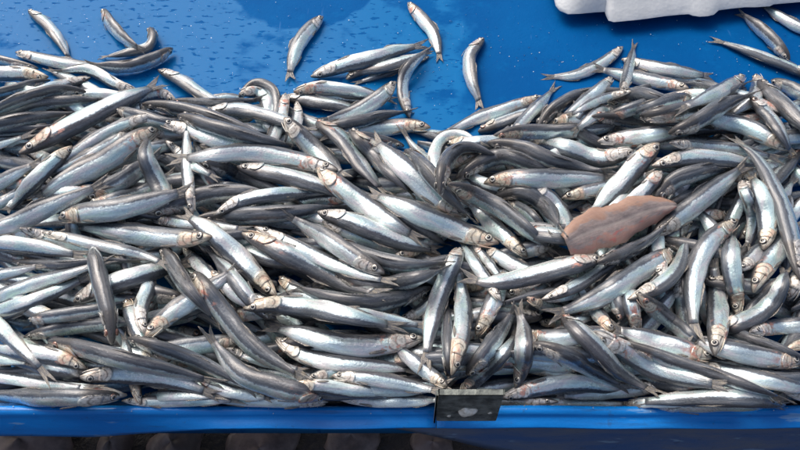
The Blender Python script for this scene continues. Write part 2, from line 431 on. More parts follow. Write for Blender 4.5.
V = []; F = []; box(V, F, a[0] - .0005, b_[0] + .0005, yp - .0012, yp + .0032, a[2] + .0003, a[2] + .0012); mesh_obj('top_flange', V, F, M_EDGE, pl, False)
V = []; F = []; box(V, F, a[0] - .0018, a[0] - .0006, yp - .001, yp + .003, b_[2] - .002, a[2]); mesh_obj('side_lip', V, F, M_EDGE, pl, False)
def lump(name, u, v, y, r, mat, parent, seed, d=.35):
    rr = np.random.default_rng(seed); c = at_y(u, v, y); V = []; F = []; nu, nv = 20, 5
    ph = rr.uniform(0, 6, 3)
    for j in range(nv + 1):
        th = .5 * math.pi * j / nv
        for i in range(nu):
            a_ = 2 * math.pi * i / nu; k = 1 + .18 * math.sin(2 * a_ + ph[0]) + .16 * math.sin(3 * a_ + ph[1]) + .10 * math.sin(5 * a_ + ph[2])
            V.append((c[0] + r * k * math.sin(th) * math.cos(a_), y - r * d * math.cos(th), c[2] + r * k * math.sin(th) * math.sin(a_)))
    for j in range(nv):
        for i in range(nu): F.append((j * nu + i, j * nu + (i + 1) % nu, (j + 1) * nu + (i + 1) % nu, (j + 1) * nu + i))
    return mesh_obj(name, V, F, mat, parent)
lump('bolt_head', 467, 411, yp, .0064, M_BOLT, pl, 3, .6)
lump('bolt_head', 490, 413, yp, .0016, M_BOLT, pl, 4)
lump('bolt_head', 449, 416, yp, .0017, M_BOLT, pl, 5)

# ------------------------------------------------------------------ foam box at the upper right
fb = empty('foam_box', (0, 0, 0))
tag(fb, 'white polystyrene box with notched lower edge standing on the blue tray', 'foam box')
zf = .012
edge_uv = [(548, -14), (553, -4), (556, 8), (560, 13), (568, 16.5), (580, 16), (596, 14.5), (605, 14), (606.5, 18), (609, 23), (614, 24.5),
           (640, 22), (665, 18.5), (680, 17), (689, 16.5), (693, 18), (700, 19), (708, 18.5), (714, 17), (719, 12.5), (730, 11), (745, 9.5), (755, 9.5),
           (770, 8.5), (774, 6.5), (790, 5.2), (815, 3), (850, 0), (900, -4)]
low = [at_z(u, v, zf) for u, v in edge_uv]
far_y = low[0][1] + .20
poly = [(p[0], p[1]) for p in low]
n = len(poly)
def foam_shell():
    V = []; F = []
    lev = [(0.0, .0035), (.0015, .0008), (.004, 0.0), (.010, 0.0), (.016, 0.0), (.022, -.0006), (.030, -.0012), (.060, -.003), (.095, -.006), (.0985, -.009), (.100, -.014)]
    soft = [np.interp(p[0], [poly[0][0], poly[5][0], poly[-1][0]], [poly[0][1], poly[11][1] + .004, poly[-1][1]]) for p in poly]
    for h, off in lev:
        k_ = min(1.0, h / .022); k_ = k_ * k_ * (3 - 2 * k_)
        for (x, y), ysm in zip(poly, soft):
            V.append((x, (y * (1 - k_) + ysm * k_) + abs(off) + h * .9, zf + h))
        V.append((poly[-1][0] + .02, far_y, zf + h)); V.append((poly[0][0] - .004, far_y, zf + h))
    m = n + 2
    for l in range(len(lev) - 1):
        for k in range(m): F.append((l * m + k, l * m + (k + 1) % m, (l + 1) * m + (k + 1) % m, (l + 1) * m + k))
    F.append(tuple(range(m))[::-1]); F.append(tuple((len(lev) - 1) * m + k for k in range(m)))
    return V, F
V, F = foam_shell()
mesh_obj('box_wall', V, F, M_FOAM, fb, True).data.set_sharp_from_angle(angle=math.radians(48))
for fx, fy in ((low[2][0] + .03, low[2][1] + .05), (low[-6][0], low[-6][1] + .05), (low[2][0] + .05, far_y - .03), (low[-6][0], far_y - .03)):
    V = []; F = []; box(V, F, fx - .012, fx + .012, fy - .012, fy + .012, .0004, zf + .001); mesh_obj('foot', V, F, M_FOAM, fb, False)

# ------------------------------------------------------------------ anchovies
# level | snout-to-tail centre line in photograph pixels | width | side the back faces + roll (0 = back up, 90 = flank up, >90 belly) | flags
TRACE = """
1|28,9 48,26 60,42 68,56 71,66|14|l60|b
3|102,9 112,25 127,40 147,53|15|r45|o
2|149,27 153,38 146,48 125,53 97,58|12|r20|
3|14,52 40,58 70,64 95,66 122,66|15|u100|
3.5|174,48 155,58 130,66 100,66 82,63|16|u42|
4|139,92 115,84 88,70 50,73|14|d110|
5|50,77 25,74 0,74 -60,72|18|d92|g
2|40,69 10,62 -30,52 -70,45|12|u60|b
4|52,80 30,84 0,92 -60,104|11|u25|
5|88,92 60,90 30,96 0,108 -40,125|15|u28|
4.5|92,77 60,86 30,95 -20,112|14|d70|
4|-30,128 10,112 50,102 118,100|15|u30|
3.5|-40,137 0,124 40,117 95,112|16|u25|
3|-70,132 0,131 40,128 75,121|14|u20|
3|-90,170 -20,150 20,138 42,130|14|u110|
7.2|17,154 45,140 80,122 120,102 166,81|25|d58|or
7|160,129 138,138 105,160 65,180 28,205|26|u85|gp
6|158,114 130,122 100,135 70,155 30,175|15|u100|
5.5|135,128 105,146 75,162 40,178|14|u95|
7.5|73,145 52,164 28,188 3,214|18|d82|g
6.5|-70,215 -15,190 18,172 48,159|19|u102|
6.2|-60,240 -10,208 20,192 50,172|16|u90|g
7.8|-40,234 8,225 45,208 85,192 114,179|22|u80|
5|87,199 105,190 130,175 165,150|22|u62|g
7|57,220 80,213 120,208 160,198 198,187|25|u84|g
6|145,214 180,203 215,193 255,193 290,203|21|u35|
8.5|215,237 182,238 130,233 90,227 58,224|24|u86|g
8.2|18,228 55,238 90,248 124,257|15|u102|
8.3|40,232 70,238 105,246 142,254 172,268|14|u100|
7.5|-60,237 0,243 50,250 97,259|20|d112|
7|-80,287 -25,279 20,270 54,263|15|u95|
6.6|10,262 60,266 105,261 150,262|14|u25|
8|-40,308 0,295 40,281 80,270 120,256|17|u108|
7.8|-60,328 0,313 40,299 75,283 100,268|20|d76|
8.1|112,346 110,320 104,295 97,268 90,240|22|u8|
6.5|72,302 110,286 150,273 195,260|24|d70|
5|28,320 60,315 95,310 140,300|16|u60|
4.8|22,338 60,329 100,325 150,322|15|u55|
6|145,336 141,312 148,290 158,262|17|r95|
5.5|126,298 131,315 140,335 155,362|18|l85|g
7|144,339 160,322 180,306 205,290 240,266|22|l95|g
8.25|162,246 182,280 200,303 224,330|20|r15|
8|193,271 207,290 228,318 255,348 316,387|23|u42|or
7|46,341 80,348 130,361 180,373 232,387|26|u35|o
6.5|78,377 120,375 170,380 222,398|22|d102|
6|88,369 65,360 40,355 -20,348|19|d92|og
8|-40,285 -15,312 15,344 40,368 56,388|17|l90|
5|-80,352 0,358 45,366|18|u98|
6|-60,372 0,377 50,384 110,390|14|u104|
6.7|126,396 95,397 45,397 0,395 -40,393|20|u55|
6.3|141,406 136,388 131,368 122,330|14|r90|g
5|140,397 180,395 232,397|13|u110|
8|126,338 160,348 195,360 230,378 262,398|21|u20|
8.5|329,398 300,392 272,385 242,374 220,352 203,324|24|u52|or
5|225,348 250,357 280,365 310,372|13|u108|
4|195,376 230,391 275,399|15|u100|r
8|427,338 400,342 350,345 300,333 258,325|25|u110|r
7|274,336 300,354 340,363 400,368 430,371|20|u105|
7.5|330,376 362,377 400,383 446,393|17|u100|
6.5|305,380 345,371 410,374|15|u98|
6|290,384 330,388 360,393 400,395|16|d112|g
8.3|241,308 270,305 310,308 360,319 412,329|22|d72|g
8|320,308 350,313 395,321 434,328|14|d75|
8|278,297 258,279 235,255 205,228 178,210|24|l75|g
8.2|240,232 262,242 300,262 340,281 392,297|26|d58|or
8|252,226 285,240 325,260 372,277 404,283|17|u110|
8.5|386,274 360,260 325,237 276,210|21|u68|
8|316,211 350,222 395,240 446,252|23|d64|
6|325,238 370,257 410,265 455,262|19|u15|
7|433,287 405,297 370,303 330,298 285,284|22|u28|b
6.2|330,272 370,285 410,280 450,268|18|u20|
6.5|278,276 300,292 330,305 380,313|18|u85|g
5|182,247 197,262 215,280 245,302|15|u95|
5.5|210,270 225,285 248,301 290,312|16|u90|g
6.6|270,320 250,300 228,272 200,240|17|l60|
7|140,104 175,108 220,120 262,138 294,146|19|u18|
6|170,101 210,104 250,101 270,97|14|u40|b
6.5|200,112 240,110 280,120 318,134|18|d42|
7.2|176,115 225,130 270,142 306,151|15|u15|
6|156,121 190,130 230,143 296,151|19|u104|
8|340,171 285,157 240,152 195,157 162,160|22|u106|r
6.5|172,210 155,178 146,155 152,130|21|l62|
6.6|193,216 188,185 186,150 187,121|14|l100|
5|165,140 195,165 222,182|13|u100|
5.5|285,204 245,190 212,182|13|u102|
5|200,158 240,175 285,195 310,210|23|u20|
5.5|235,166 280,176 325,188 360,205|21|d50|
7.5|212,216 245,200 290,194 345,191|17|d72|
6.5|195,218 240,216 290,213 348,206|20|u25|
7.6|150,219 190,223 256,230|14|u98|
0|324,16 308,30 296,48 290,72 291,83|18|l82|
1|309,77 340,67 375,58 400,50 432,43|19|d74|
0.6|345,80 362,70 390,66 432,50|16|d45|go
0.3|430,56 400,68 375,77 350,85|11|d70|
2|410,119 402,90 409,67 434,47|15|l58|
0|407,2 420,16 433,32 438,48 440,64|16|r78|or
0|484,37 470,56 472,80 478,98 479,113|17|r52|
4|292,92 320,88 350,92 400,101|17|d108|or
3.5|283,97 330,105 375,113|18|d48|
3.3|300,96 340,98 395,104|14|d80|
5|397,81 378,98 350,114 314,123|20|u80|
5.6|316,129 355,122 390,114 418,111|13|u15|
5.2|432,128 410,125 380,128 350,132 315,137|20|u100|og
6|286,92 282,110 277,128 262,160|16|l100|r
5.8|297,100 297,118 290,140 280,165|14|l98|
5|238,98 255,84 271,89 276,106 268,132|14|u30|b
5.2|238,94 254,92 265,101 268,122|15|d100|r
3|200,101 225,97 250,98|11|u90|
4|157,69 180,80 205,97 245,118|16|d50|b
4.5|178,102 160,94 135,100 95,110|16|d95|r
7|283,117 298,133 318,152 350,183|24|r80|
7.5|317,121 340,138 360,165 392,200|26|l38|o
7.2|349,129 368,148 390,172 420,200|22|l30|or
8|468,218 440,200 405,168 368,134|25|u95|g
8.2|404,150 425,168 445,192 478,226|17|r5|o
7.9|455,192 432,165 412,145 399,122|13|l60|
8|446,196 435,164 441,141 462,135 491,151|16|d110|
8.5|440,196 444,165 460,148 480,149 502,160|17|u12|
8.3|455,180 480,163 505,156 540,168 580,174|18|u25|
8.15|486,142 520,148 555,162 590,171 622,170|23|u28|
8.05|635,150 600,159 565,148 525,138|21|d75|r
7.8|489,139 515,132 560,131 628,127|18|u48|o
8.6|482,184 510,178 550,178 590,178 622,178|23|u88|og
7.5|560,199 585,191 620,183 660,172|18|u85|g
6.5|525,180 555,203 575,240|19|r112|
8.8|446,183 475,195 510,215 562,262|25|u34|o
7.8|493,197 522,192 545,206 568,242|19|u12|
7.6|505,200 528,213 552,238|13|u50|
8.9|501,244 475,236 430,218 395,203 362,190|26|u94|g
8.4|528,258 510,240 490,222 460,195|19|u88|og
9|315,167 345,190 380,215 428,244|25|u102|or
7.5|375,202 410,222 450,248|15|u15|
8|461,246 450,272 437,305 428,345 424,378|22|r80|
7.5|451,377 460,345 464,315 461,282 454,258|21|r95|og
7|449,380 447,340 447,300|13|u15|
6.5|476,337 488,312 498,290 512,258|20|l86|og
7|502,302 488,282 473,260 458,236|14|u105|
7|472,243 490,264 508,288|11|u100|
6.5|485,248 515,265 555,282|17|u104|
9.2|604,257 570,266 530,277 490,283 456,274|23|d64|r
9.4|673,251 645,267 610,290 575,307 543,318|25|u80|og
8.6|540,300 575,287 605,268 630,247|15|d62|
9.3|596,263 625,253 650,239 674,218|15|u10|
9|660,142 642,160 620,185 586,219|24|r80|or
8|661,171 648,188 630,205 600,228|18|r90|r
8|653,202 672,182 700,172 742,167|23|u30|
9|652,236 680,215 715,188 752,161|24|u70|
8.8|660,210 705,188 748,164|15|u15|
8|668,143 705,146 745,150 790,162|15|u82|
8.4|650,166 690,158 725,160 772,166|19|d70|
9.5|801,282 785,217 772,185 755,156 726,132|24|l35|
9|667,134 692,124 725,105 760,92|20|u22|
8|756,73 757,90 745,105 715,124|18|u98|
7.5|746,75 728,86 705,98 670,114|18|u106|r
8.2|793,151 770,138 740,124 695,116|21|u100|g
8.5|757,80 780,102 805,125 835,152|20|d25|b
8.3|750,96 775,125 795,158|16|d45|
7.5|770,80 795,90 835,112|17|u60|
2|624,46 603,62 578,74 552,77 539,77|15|u102|
5|620,97 626,78 632,55 635,40|13|l68|
3|620,59 650,66 680,71 716,77|16|u104|
4|690,89 665,83 630,76 590,67|17|u102|r
2.5|640,73 690,79 726,84|12|u108|
3|740,97 705,86 675,84|13|u20|
5|613,77 595,92 575,108 548,130|15|u100|r
5|545,96 515,105 480,117 434,138|16|u105|o
5.5|508,139 528,115 545,98 559,83|14|u85|
4|536,132 555,108 590,94 650,92|19|u18|
5|551,125 570,118 600,120 645,126|19|u90|g
4.5|573,100 582,118 578,140|13|l95|
5.2|599,103 583,110 574,128|14|d92|
5|620,115 603,110 588,120 570,135|15|u90|
5.6|634,91 610,96 590,104 565,118|11|u102|
5.3|605,102 640,95 670,105 700,122|20|u15|
6.5|693,97 665,103 635,115 604,131|17|u58|o
6.8|645,121 672,117 705,115 745,108|14|u104|r
6.6|640,118 690,108 725,95 750,82|18|u22|
6.4|590,116 640,122 680,125 725,128|15|u28|
8.2|596,142 620,138 650,134 700,129|19|u102|r
9.2|740,219 712,238 696,265 692,300 697,348|24|l86|or
9|715,357 717,325 716,290 712,248|24|l76|or
8.5|738,317 735,290 730,262 733,225|21|l80|og
8.7|740,180 752,208 753,225 746,250|15|r95|
8.2|750,180 738,205 722,240|15|l88|
8.4|764,251 767,225 762,200 750,172|21|l94|g
7.8|748,181 760,192 785,212|15|u90|
8|739,272 752,258 778,232|18|u88|
9|753,294 762,272 778,248 800,218|23|u95|og
8.8|712,329 745,322 772,303 788,264|22|d60|
9|748,333 772,327 805,324 860,320|19|u88|r
9.1|785,352 800,344 840,338|17|u90|og
8.2|787,302 795,285 806,262 820,230|21|l92|
9|850,280 815,298 778,317|15|u25|
8.3|712,327 755,342 815,362|19|u30|
8.2|803,363 765,357 730,350 680,338|23|u92|o
8.6|713,359 690,350 655,340 608,327|23|u106|or
8.8|636,293 660,312 680,328 702,346|19|u58|or
8.5|626,300 658,287 679,266 687,232|19|d52|
8.3|638,335 632,312 628,295 620,262|19|l90|gr
8.2|614,333 600,315 590,300 572,276|17|u88|g
8.25|622,321 617,303 610,280|16|u30|
8.7|592,330 625,352 665,373 736,389|25|d104|r
8.5|615,340 665,358 720,377 794,403|19|u18|
8.9|562,315 590,342 620,372 666,398|25|d42|
8|498,398 540,388 580,384 644,395|21|d110|r
8.4|787,405 760,400 715,398 665,400 624,403|20|d58|og
8|624,405 650,402 700,405|13|u108|
7.8|690,362 735,373 775,382 820,392|19|u102|
7|780,390 810,396 850,400|16|u95|
8.8|515,389 523,362 524,335 516,298|22|r60|or
8.2|466,376 485,352 502,330 520,302|20|u40|
8|461,392 485,373 508,348 520,320|17|d72|g
7.5|527,333 550,338 580,335 625,327|20|u90|og
7|538,322 560,322 600,317|15|u85|g
7.5|530,343 565,355 605,378 636,394|23|u35|
7.2|526,372 548,368 575,378 615,386|21|u105|g
8|543,301 562,294 600,288|17|u90|
7.5|526,297 540,303 575,312|15|u85|g
7|448,387 432,375 415,362 390,342|17|u80|g
6|398,322 425,308 446,284|17|u98|
0|790,61 775,42 760,28 736,10|15|u50|b
1|820,82 795,70 760,56 725,43 707,38|13|d40|b
2|-60,399 -10,402 40,401 95,402|16|u60|
2|330,402 290,401 240,400 200,401|15|u75|
2|330,396 370,400 410,401 450,399|15|u95|
2.5|560,402 530,401 480,400 440,401|15|u70|
2|640,404 690,405 740,404 790,406|16|u50|
2|520,400 560,402 600,403 640,404|14|u100|
2|120,401 160,401 210,400 250,401|14|u80|
0|840,42 800,27 780,16 755,0|14|u102|
"""
HEAP = [(0, 62), (60, 68), (110, 84), (160, 88), (215, 100), (290, 96), (330, 120), (400, 128), (436, 140), (480, 120), (545, 102), (600, 84), (640, 76), (700, 82),
        (745, 84), (800, 92), (860, 100), (860, 403), (-60, 403), (-60, 62)]
def inside(x, y, poly):
    c = False; j = len(poly) - 1
    for i in range(len(poly)):
        xi, yi = poly[i]; xj, yj = poly[j]
        if (yi > y) != (yj > y) and x < (xj - xi) * (y - yi) / (yj - yi) + xi: c = not c
        j = i
    return c

fish = []
for ln in TRACE.strip().split('\n'):
    lv, pts, w, ro, fl = ln.split('|')
    fish.append(dict(level=float(lv), pts=np.array([[float(q) for q in p.split(',')] for p in pts.split()]), w=float(w),
                     dors=ro[0], roll=float(ro[1:]) + (10 if 74 <= float(ro[1:]) <= 98 else 5 if float(ro[1:]) > 98 else 0), flags=fl, traced=True))
# fish deeper in the heap, seen only through the gaps
rr = random.Random(21)
yy = 92.0; row = 0; layer = 0
while layer < 2:
    sc = .72 + .42 * (yy - 60) / 340
    xx = -40 + (row % 2) * 30
    while xx < 850:
        x = xx + rr.uniform(-14, 14); y = yy + rr.uniform(-7, 7)
        ang = math.radians(rr.gauss(14 if x < 430 else -6, 24) if x < 600 or y < 200 else rr.gauss(-50, 45))
        L = 118 * sc
        dx, dy = math.cos(ang) * L / 2, math.sin(ang) * L / 2 * .8
        e1, e2 = (x - dx, y - dy), (x + dx, y + dy)
        if inside(x, y, HEAP) and inside(*e1, HEAP) and inside(*e2, HEAP):
            if rr.random() < .5: e1, e2 = e2, e1
            bend = rr.uniform(-9, 9)
            mid = (x - math.sin(ang) * bend, y + math.cos(ang) * bend)
            fish.append(dict(level=-2 + layer + .9 * rr.random(), pts=np.array([e1, mid, e2]), w=20 * sc, dors='u' if rr.random() < .6 else 'd',
                             roll=rr.choice([20, 40, 60, 80, 95, 105]), flags=rr.choice(['', 'g', 'o', 'r', '']), traced=False))
        xx += 52 * sc
    yy += 21 * sc; row += 1
    if yy > 402: yy = 98.0; layer += 1; row += 1
for k in range(46):                      # the low front of the heap is packed against the rim
    x = -30 + k * 19.5 + rr.uniform(-6, 6); y = rr.choice([352, 366, 378, 388, 394]) + rr.uniform(-4, 4)
    a_ = rr.gauss(3, 9); dx = 62 * math.cos(math.radians(a_)); dy = 45 * math.sin(math.radians(a_))
    e1, e2 = (x - dx, min(y - dy, 399)), (x + dx, min(y + dy, 399))
    if rr.random() < .5: e1, e2 = e2, e1
    fish.append(dict(level=1.2 + rr.random(), pts=np.array([e1, (x, min(y + rr.uniform(-5, 5), 399)), e2]), w=21, dors='u' if rr.random() < .6 else 'd',
                     roll=rr.choice([35, 60, 80, 95, 105]), flags=rr.choice(['', 'g', 'o', 'r', '']), traced=False))
fish.sort(key=lambda f: f['level'])

# profiles along the body (fractions of the largest depth)
PS = np.array([0, .012, .035, .075, .13, .19, .27, .36, .46, .57, .68, .77, .83, .87])
PT = np.array([.03, .13, .215, .305, .365, .41, .435, .445, .445, .43, .38, .30, .22, .20])
PB = np.array([.03, .075, .15, .275, .385, .455, .50, .52, .52, .495, .43, .325, .225, .20])
PL = np.array([.02, .09, .16, .225, .27, .305, .33, .345, .34, .32, .27, .19, .115, .07])
SD = np.concatenate([np.linspace(0, .03, 6), np.linspace(.045, .24, 15), np.linspace(.265, .87, 26)])
dense = np.linspace(0, .87, 400)
def prof(P):
    return np.interp(SD, dense, smooth1(np.interp(dense, PS, P), 7))
TOP, BOT, LAT = prof(PT), prof(PB), prof(PL)
for P in (TOP, BOT, LAT): P[0] = .012
NA = 20
TH = np.arange(NA) / NA * 2 * np.pi           # 0 = dorsal
VV = 1 - np.abs(TH / np.pi - 1)               # 0 dorsal .. 1 ventral

# height field of the heap in world x, y
GX0, GY0, GS = -.75, Y_LIP - .02, .002
GNX, GNY = 750, 420
HF = np.zeros((GNY, GNX))
gy = GY0 + np.arange(GNY) * GS; gx = GX0 + np.arange(GNX) * GS
HF[gy < Y_LIP, :] = RIMZ

def spline(P, n):
    P = np.asarray(P, float)
    if len(P) == 2: P = np.array([P[0], P.mean(0), P[1]])
    Q = np.vstack([2 * P[0] - P[1], P, 2 * P[-1] - P[-2]])
    out = []
    for i in range(len(P) - 1):
        p0, p1, p2, p3 = Q[i:i + 4]
        t = np.linspace(0, 1, 24, endpoint=False)[:, None]
        out.append(.5 * (2 * p1 + (p2 - p0) * t + (2 * p0 - 5 * p1 + 4 * p2 - p3) * t ** 2 + (3 * p1 - p0 - 3 * p2 + p3) * t ** 3))
    C = np.vstack(out + [P[-1:]])
    return C
def resample(C, s):
    d = np.concatenate([[0], np.cumsum(np.linalg.norm(np.diff(C, axis=0), axis=1))])
    t = s * d[-1]
    return np.stack([np.interp(t, d, C[:, k]) for k in range(C.shape[1])], 1), d[-1]

NS = 40
SS = np.linspace(0, 1, NS)
def frames(C, f):
    T = np.gradient(C, axis=0); T /= np.linalg.norm(T, axis=1)[:, None]
    up = (CAM[None] - C); up /= np.linalg.norm(up, axis=1)[:, None]
    up = up * .88 + np.array([0, 0, .12])
    up -= T * np.sum(up * T, 1)[:, None]; up /= np.linalg.norm(up, axis=1)[:, None]
    S = np.cross(T, up)
    want = {'u': UPV, 'd': -UPV, 'l': -RIGHT, 'r': RIGHT}[f['dors']]
    if np.dot(S.mean(0), want) < 0: S = -S
    a = math.radians(f['roll']) + np.linspace(-1, 1, len(C)) * f.get('twist', 0)
    D = np.cos(a)[:, None] * up + np.sin(a)[:, None] * S
    Lt = np.cross(T, D)
    return T, D, Lt, up

def settle(f):
    C2, _ = resample(spline(f['pts'], 0), SS)
    r3 = rays(C2)
    z = np.full(NS, .012)
    for it in range(4):
        C = CAM[None] + r3 * ((z - CAM[2]) / r3[:, 2])[:, None]
        pxm = np.array([px_size(c) for c in C])
        if it == 0:
            t = math.radians(f['roll'])
            k = math.sqrt(math.sin(t) ** 2 + (.66 * math.cos(t)) ** 2)
            f['H'] = min(f['w'] / k, 26) * pxm.mean() * .87
        T, D, Lt, up = frames(C, f)
        tp = np.interp(SS, np.append(SD, 1.0), np.append((TOP + BOT) / 2, .10)) * f['H']
        lt = np.interp(SS, np.append(SD, 1.0), np.append(LAT, .01)) * f['H']
        hv = np.sqrt((tp * D[:, 2]) ** 2 + (lt * Lt[:, 2]) ** 2)
        hw = np.sqrt((tp ** 2 * (1 - D[:, 2] ** 2)) + (lt ** 2 * (1 - Lt[:, 2] ** 2)))
        sup = np.zeros(NS)
        for i, c in enumerate(C):
            r = max(hw[i] * .7, .002)
            i0, i1 = int((c[0] - r - GX0) / GS), int((c[0] + r - GX0) / GS) + 1
            j0, j1 = int((c[1] - r - GY0) / GS), int((c[1] + r - GY0) / GS) + 1
            i0, j0 = max(i0, 0), max(j0, 0)
            blk = HF[j0:j1, i0:i1]
            sup[i] = np.quantile(blk, .85) if blk.size else 0
        raw = sup + hv
        sm = smooth1(raw, 5.0)
        sm = np.maximum(sm, raw - .45 * hv - .0006)
        sm = smooth1(sm, 1.8)
        sm = np.maximum(sm, hv * .96)
        z = sm
    C = CAM[None] + r3 * ((z - CAM[2]) / r3[:, 2])[:, None]
    T, D, Lt, up = frames(C, f)
    for i, c in enumerate(C):
        r = max(hw[i], .0025)
        i0, i1 = max(int((c[0] - r - GX0) / GS), 0), int((c[0] + r - GX0) / GS) + 2
        j0, j1 = max(int((c[1] - r - GY0) / GS), 0), int((c[1] + r - GY0) / GS) + 2
        if i0 >= GNX or j0 >= GNY or i1 <= 0 or j1 <= 0: continue
        X, Y = np.meshgrid(gx[i0:i1], gy[j0:j1])
        q = 1 - ((X - c[0]) ** 2 + (Y - c[1]) ** 2) / r ** 2
        zz = np.where(q > 0, c[2] + hv[i] * np.sqrt(np.clip(q, 0, 1)), 0)
        HF[j0:j1, i0:i1] = np.maximum(HF[j0:j1, i0:i1], zz)
    f['C'] = C

def sheet(P, N, th):
    """thin solid from a grid of points P[i, j] and normals N"""
    a, b = P.shape[:2]
    V = np.concatenate([(P + N * th).reshape(-1, 3), (P - N * th).reshape(-1, 3)])
    F = []; o = a * b
    for i in range(a - 1):
        for j in range(b - 1):
            q = (i * b + j, i * b + j + 1, (i + 1) * b + j + 1, (i + 1) * b + j)
            F.append(q); F.append(tuple(o + k for k in q[::-1]))
    per = [(0, j) for j in range(b)] + [(i, b - 1) for i in range(1, a)] + [(a - 1, j) for j in range(b - 2, -1, -1)] + [(i, 0) for i in range(a - 2, 0, -1)]
    per = [i * b + j for i, j in per]
    for k in range(len(per)):
        p, q = per[k], per[(k + 1) % len(per)]
        F.append((q, p, o + p, o + q))
    return V, F

def build_fish(f, idx):
    rg = np.random.default_rng(1000 + idx)
    L = np.linalg.norm(np.diff(f['C'], axis=0), axis=1).sum()
    Cs, _ = resample(np.stack([smooth1(f['C'][:, k], 1.2) for k in range(3)], 1), np.linspace(0, 1, 200))
    f['twist'] = f.get('twist', rg.uniform(-.10, .10))
    T, D, Lt, up = frames(Cs, f)
    def smp(s):
        i = np.clip(np.asarray(s) * 199, 0, 199); i0 = np.floor(i).astype(int); i1 = np.minimum(i0 + 1, 199); w = (i - i0)[..., None]
        g = lambda A: A[i0] * (1 - w) + A[i1] * w
        return g(Cs), g(T), g(D), g(Lt)
    H = f['H']
    fat = rg.uniform(.82, 1.08)
    c, t, d, l = smp(SD)
    cosT, sinT = np.cos(TH), np.sin(TH)
    rad = np.where(cosT[None] > 0, TOP[:, None], BOT[:, None]) * H
    lat = LAT[:, None] * H * fat
    # mouth crease
    g = np.exp(-((VV[None] - (.60 + .9 * SD[:, None])) / .05) ** 2) * (SD[:, None] < .125) * .12
    # slack flank: shallow dents
    ph = rg.uniform(0, 6, 4)
    dent = 1 + rg.uniform(.015, .06) * np.sin(SD[:, None] * 17 + ph[0] + 2 * TH[None]) * (SD[:, None] > .25) + rg.uniform(.01, .035) * np.sin(SD[:, None] * 33 + ph[1] - 3 * TH[None]) * (SD[:, None] > .3)
    belly = np.where(cosT < 0, np.abs(sinT) ** 1.18 * np.sign(sinT), sinT)     # belly a little keeled
    P = c[:, None] + d[:, None] * (rad * cosT[None] * dent * (1 - g * .4))[..., None] + l[:, None] * (lat * belly[None] * dent * (1 - g))[..., None]
    V = P.reshape(-1, 3); nr = len(SD); F = []
    flip = np.dot(np.cross(d[20], l[20]), t[20]) < 0
    for i in range(nr - 1):
        for j in range(NA):
            q = (i * NA + j, i * NA + (j + 1) % NA, (i + 1) * NA + (j + 1) % NA, (i + 1) * NA + j)
            F.append(q if flip else q[::-1])
    cap0 = tuple(range(NA)); cap1 = tuple((nr - 1) * NA + j for j in range(NA))
    F.append(cap0[::-1] if flip else cap0); F.append(cap1 if flip else cap1[::-1])
    fl = f['flags']
    pale = np.clip(rg.normal(.5, .18), 0, 1)
    gold = 1.0 if 'g' in fl else (.85 if 'o' in fl else rg.uniform(0, .45))
    blood = 1.0 if 'r' in fl else (.7 if 'o' in fl else rg.choice([0, 0, .35]))
    if 'p' in fl: blood = .8
    look = (.32 if 'b' in fl else pale, gold, blood)
    seed = rg.uniform(0, 60)
    def at(sv, th):
        """attributes for points (s, theta folded v)"""
        n_ = len(sv)
        return {'fuv': np.stack([sv, th, np.zeros(n_)], 1),
                'ncoord': np.stack([sv * L * 100, th * H * 130, np.full(n_, seed)], 1),
                'look': np.tile(look, (n_, 1))}
    sv = np.repeat(SD, NA); vv = np.tile(VV, nr)
    root = empty('anchovy', tuple(float(q) for q in Cs[100]))
    off = Cs[100]
    f['root'] = root; f['parts'] = []; f['geo'] = []
    def part(name, V, F, mat, A=None, par=None, smooth=True):
        o = mesh_obj(name, np.asarray(V) - off, F, mat, par or root, smooth, A)
        f['parts'].append(o); f['geo'].append((V, F))
        return o
    nat = at(sv, vv)
    nat['ncoord'][:, 1] += np.where(np.tile(sinT, nr) > 0, 0, 40)
    f['attr'] = nat
    part('body', V, F, M_FISH, nat)
    def surf(s, th, lift=0.0):
        """point on the skin"""
        c, t, d, l = smp(s)
        tp = np.interp(s, SD, TOP) * H; bt = np.interp(s, SD, BOT) * H; la = np.interp(s, SD, LAT) * H * fat
        cs, sn = np.cos(th), np.sin(th)
        sb = np.where(cs < 0, np.abs(sn) ** 1.18 * np.sign(sn), sn)
        r = np.where(cs > 0, tp, bt)
        p = c + d * (r * cs)[..., None] + l * (la * sb)[..., None]
        nrm = d * (cs * la)[..., None] + l * (sb * r)[..., None]
        nrm /= np.linalg.norm(nrm, axis=-1)[..., None] + 1e-9
        return p + nrm * (lift[..., None] if np.ndim(lift) else lift), nrm
    # which flanks can be seen: sides of the head turned up or to the camera
    hc = smp(np.array([.10]))
    tocam = CAM - hc[0][0]; tocam /= np.linalg.norm(tocam)
    sides = [sg for sg in (1, -1) if sg * np.dot(hc[3][0], tocam) > -.35]
    if not f['traced']: sides = [sg for sg in sides if sg * np.dot(hc[3][0], tocam) > 0]
    for sg in sides:
        # gill cover: a plate lying proud of the cheek, rounded behind
        a, b = 9, 11
        u = np.linspace(0, 1, a)[:, None]; w = np.linspace(-1, 1, b)[None]
        th = math.pi * (.56 + .27 * w) + 0 * u
        back = .212 - .040 * np.abs(w) ** 2.4 + .008 * w
        s = .118 + (back - .118) * u + 0 * w
        lift = (.0002 + .00075 * u ** 1.5 + 0 * w) * (H / .02)
        p, nrm = surf(s, sg * th, lift)
        V1, F1 = sheet(p, nrm, .00022)
        A = at(np.tile(s.ravel(), 2), np.tile((th / math.pi).ravel(), 2))
        part('gill_cover', V1, F1, M_FISH, A)
        # eye: low dome, iris ring and pupil
        R = .166 * H * rg.uniform(.94, 1.06)
        es = .072; eth = math.pi * .42
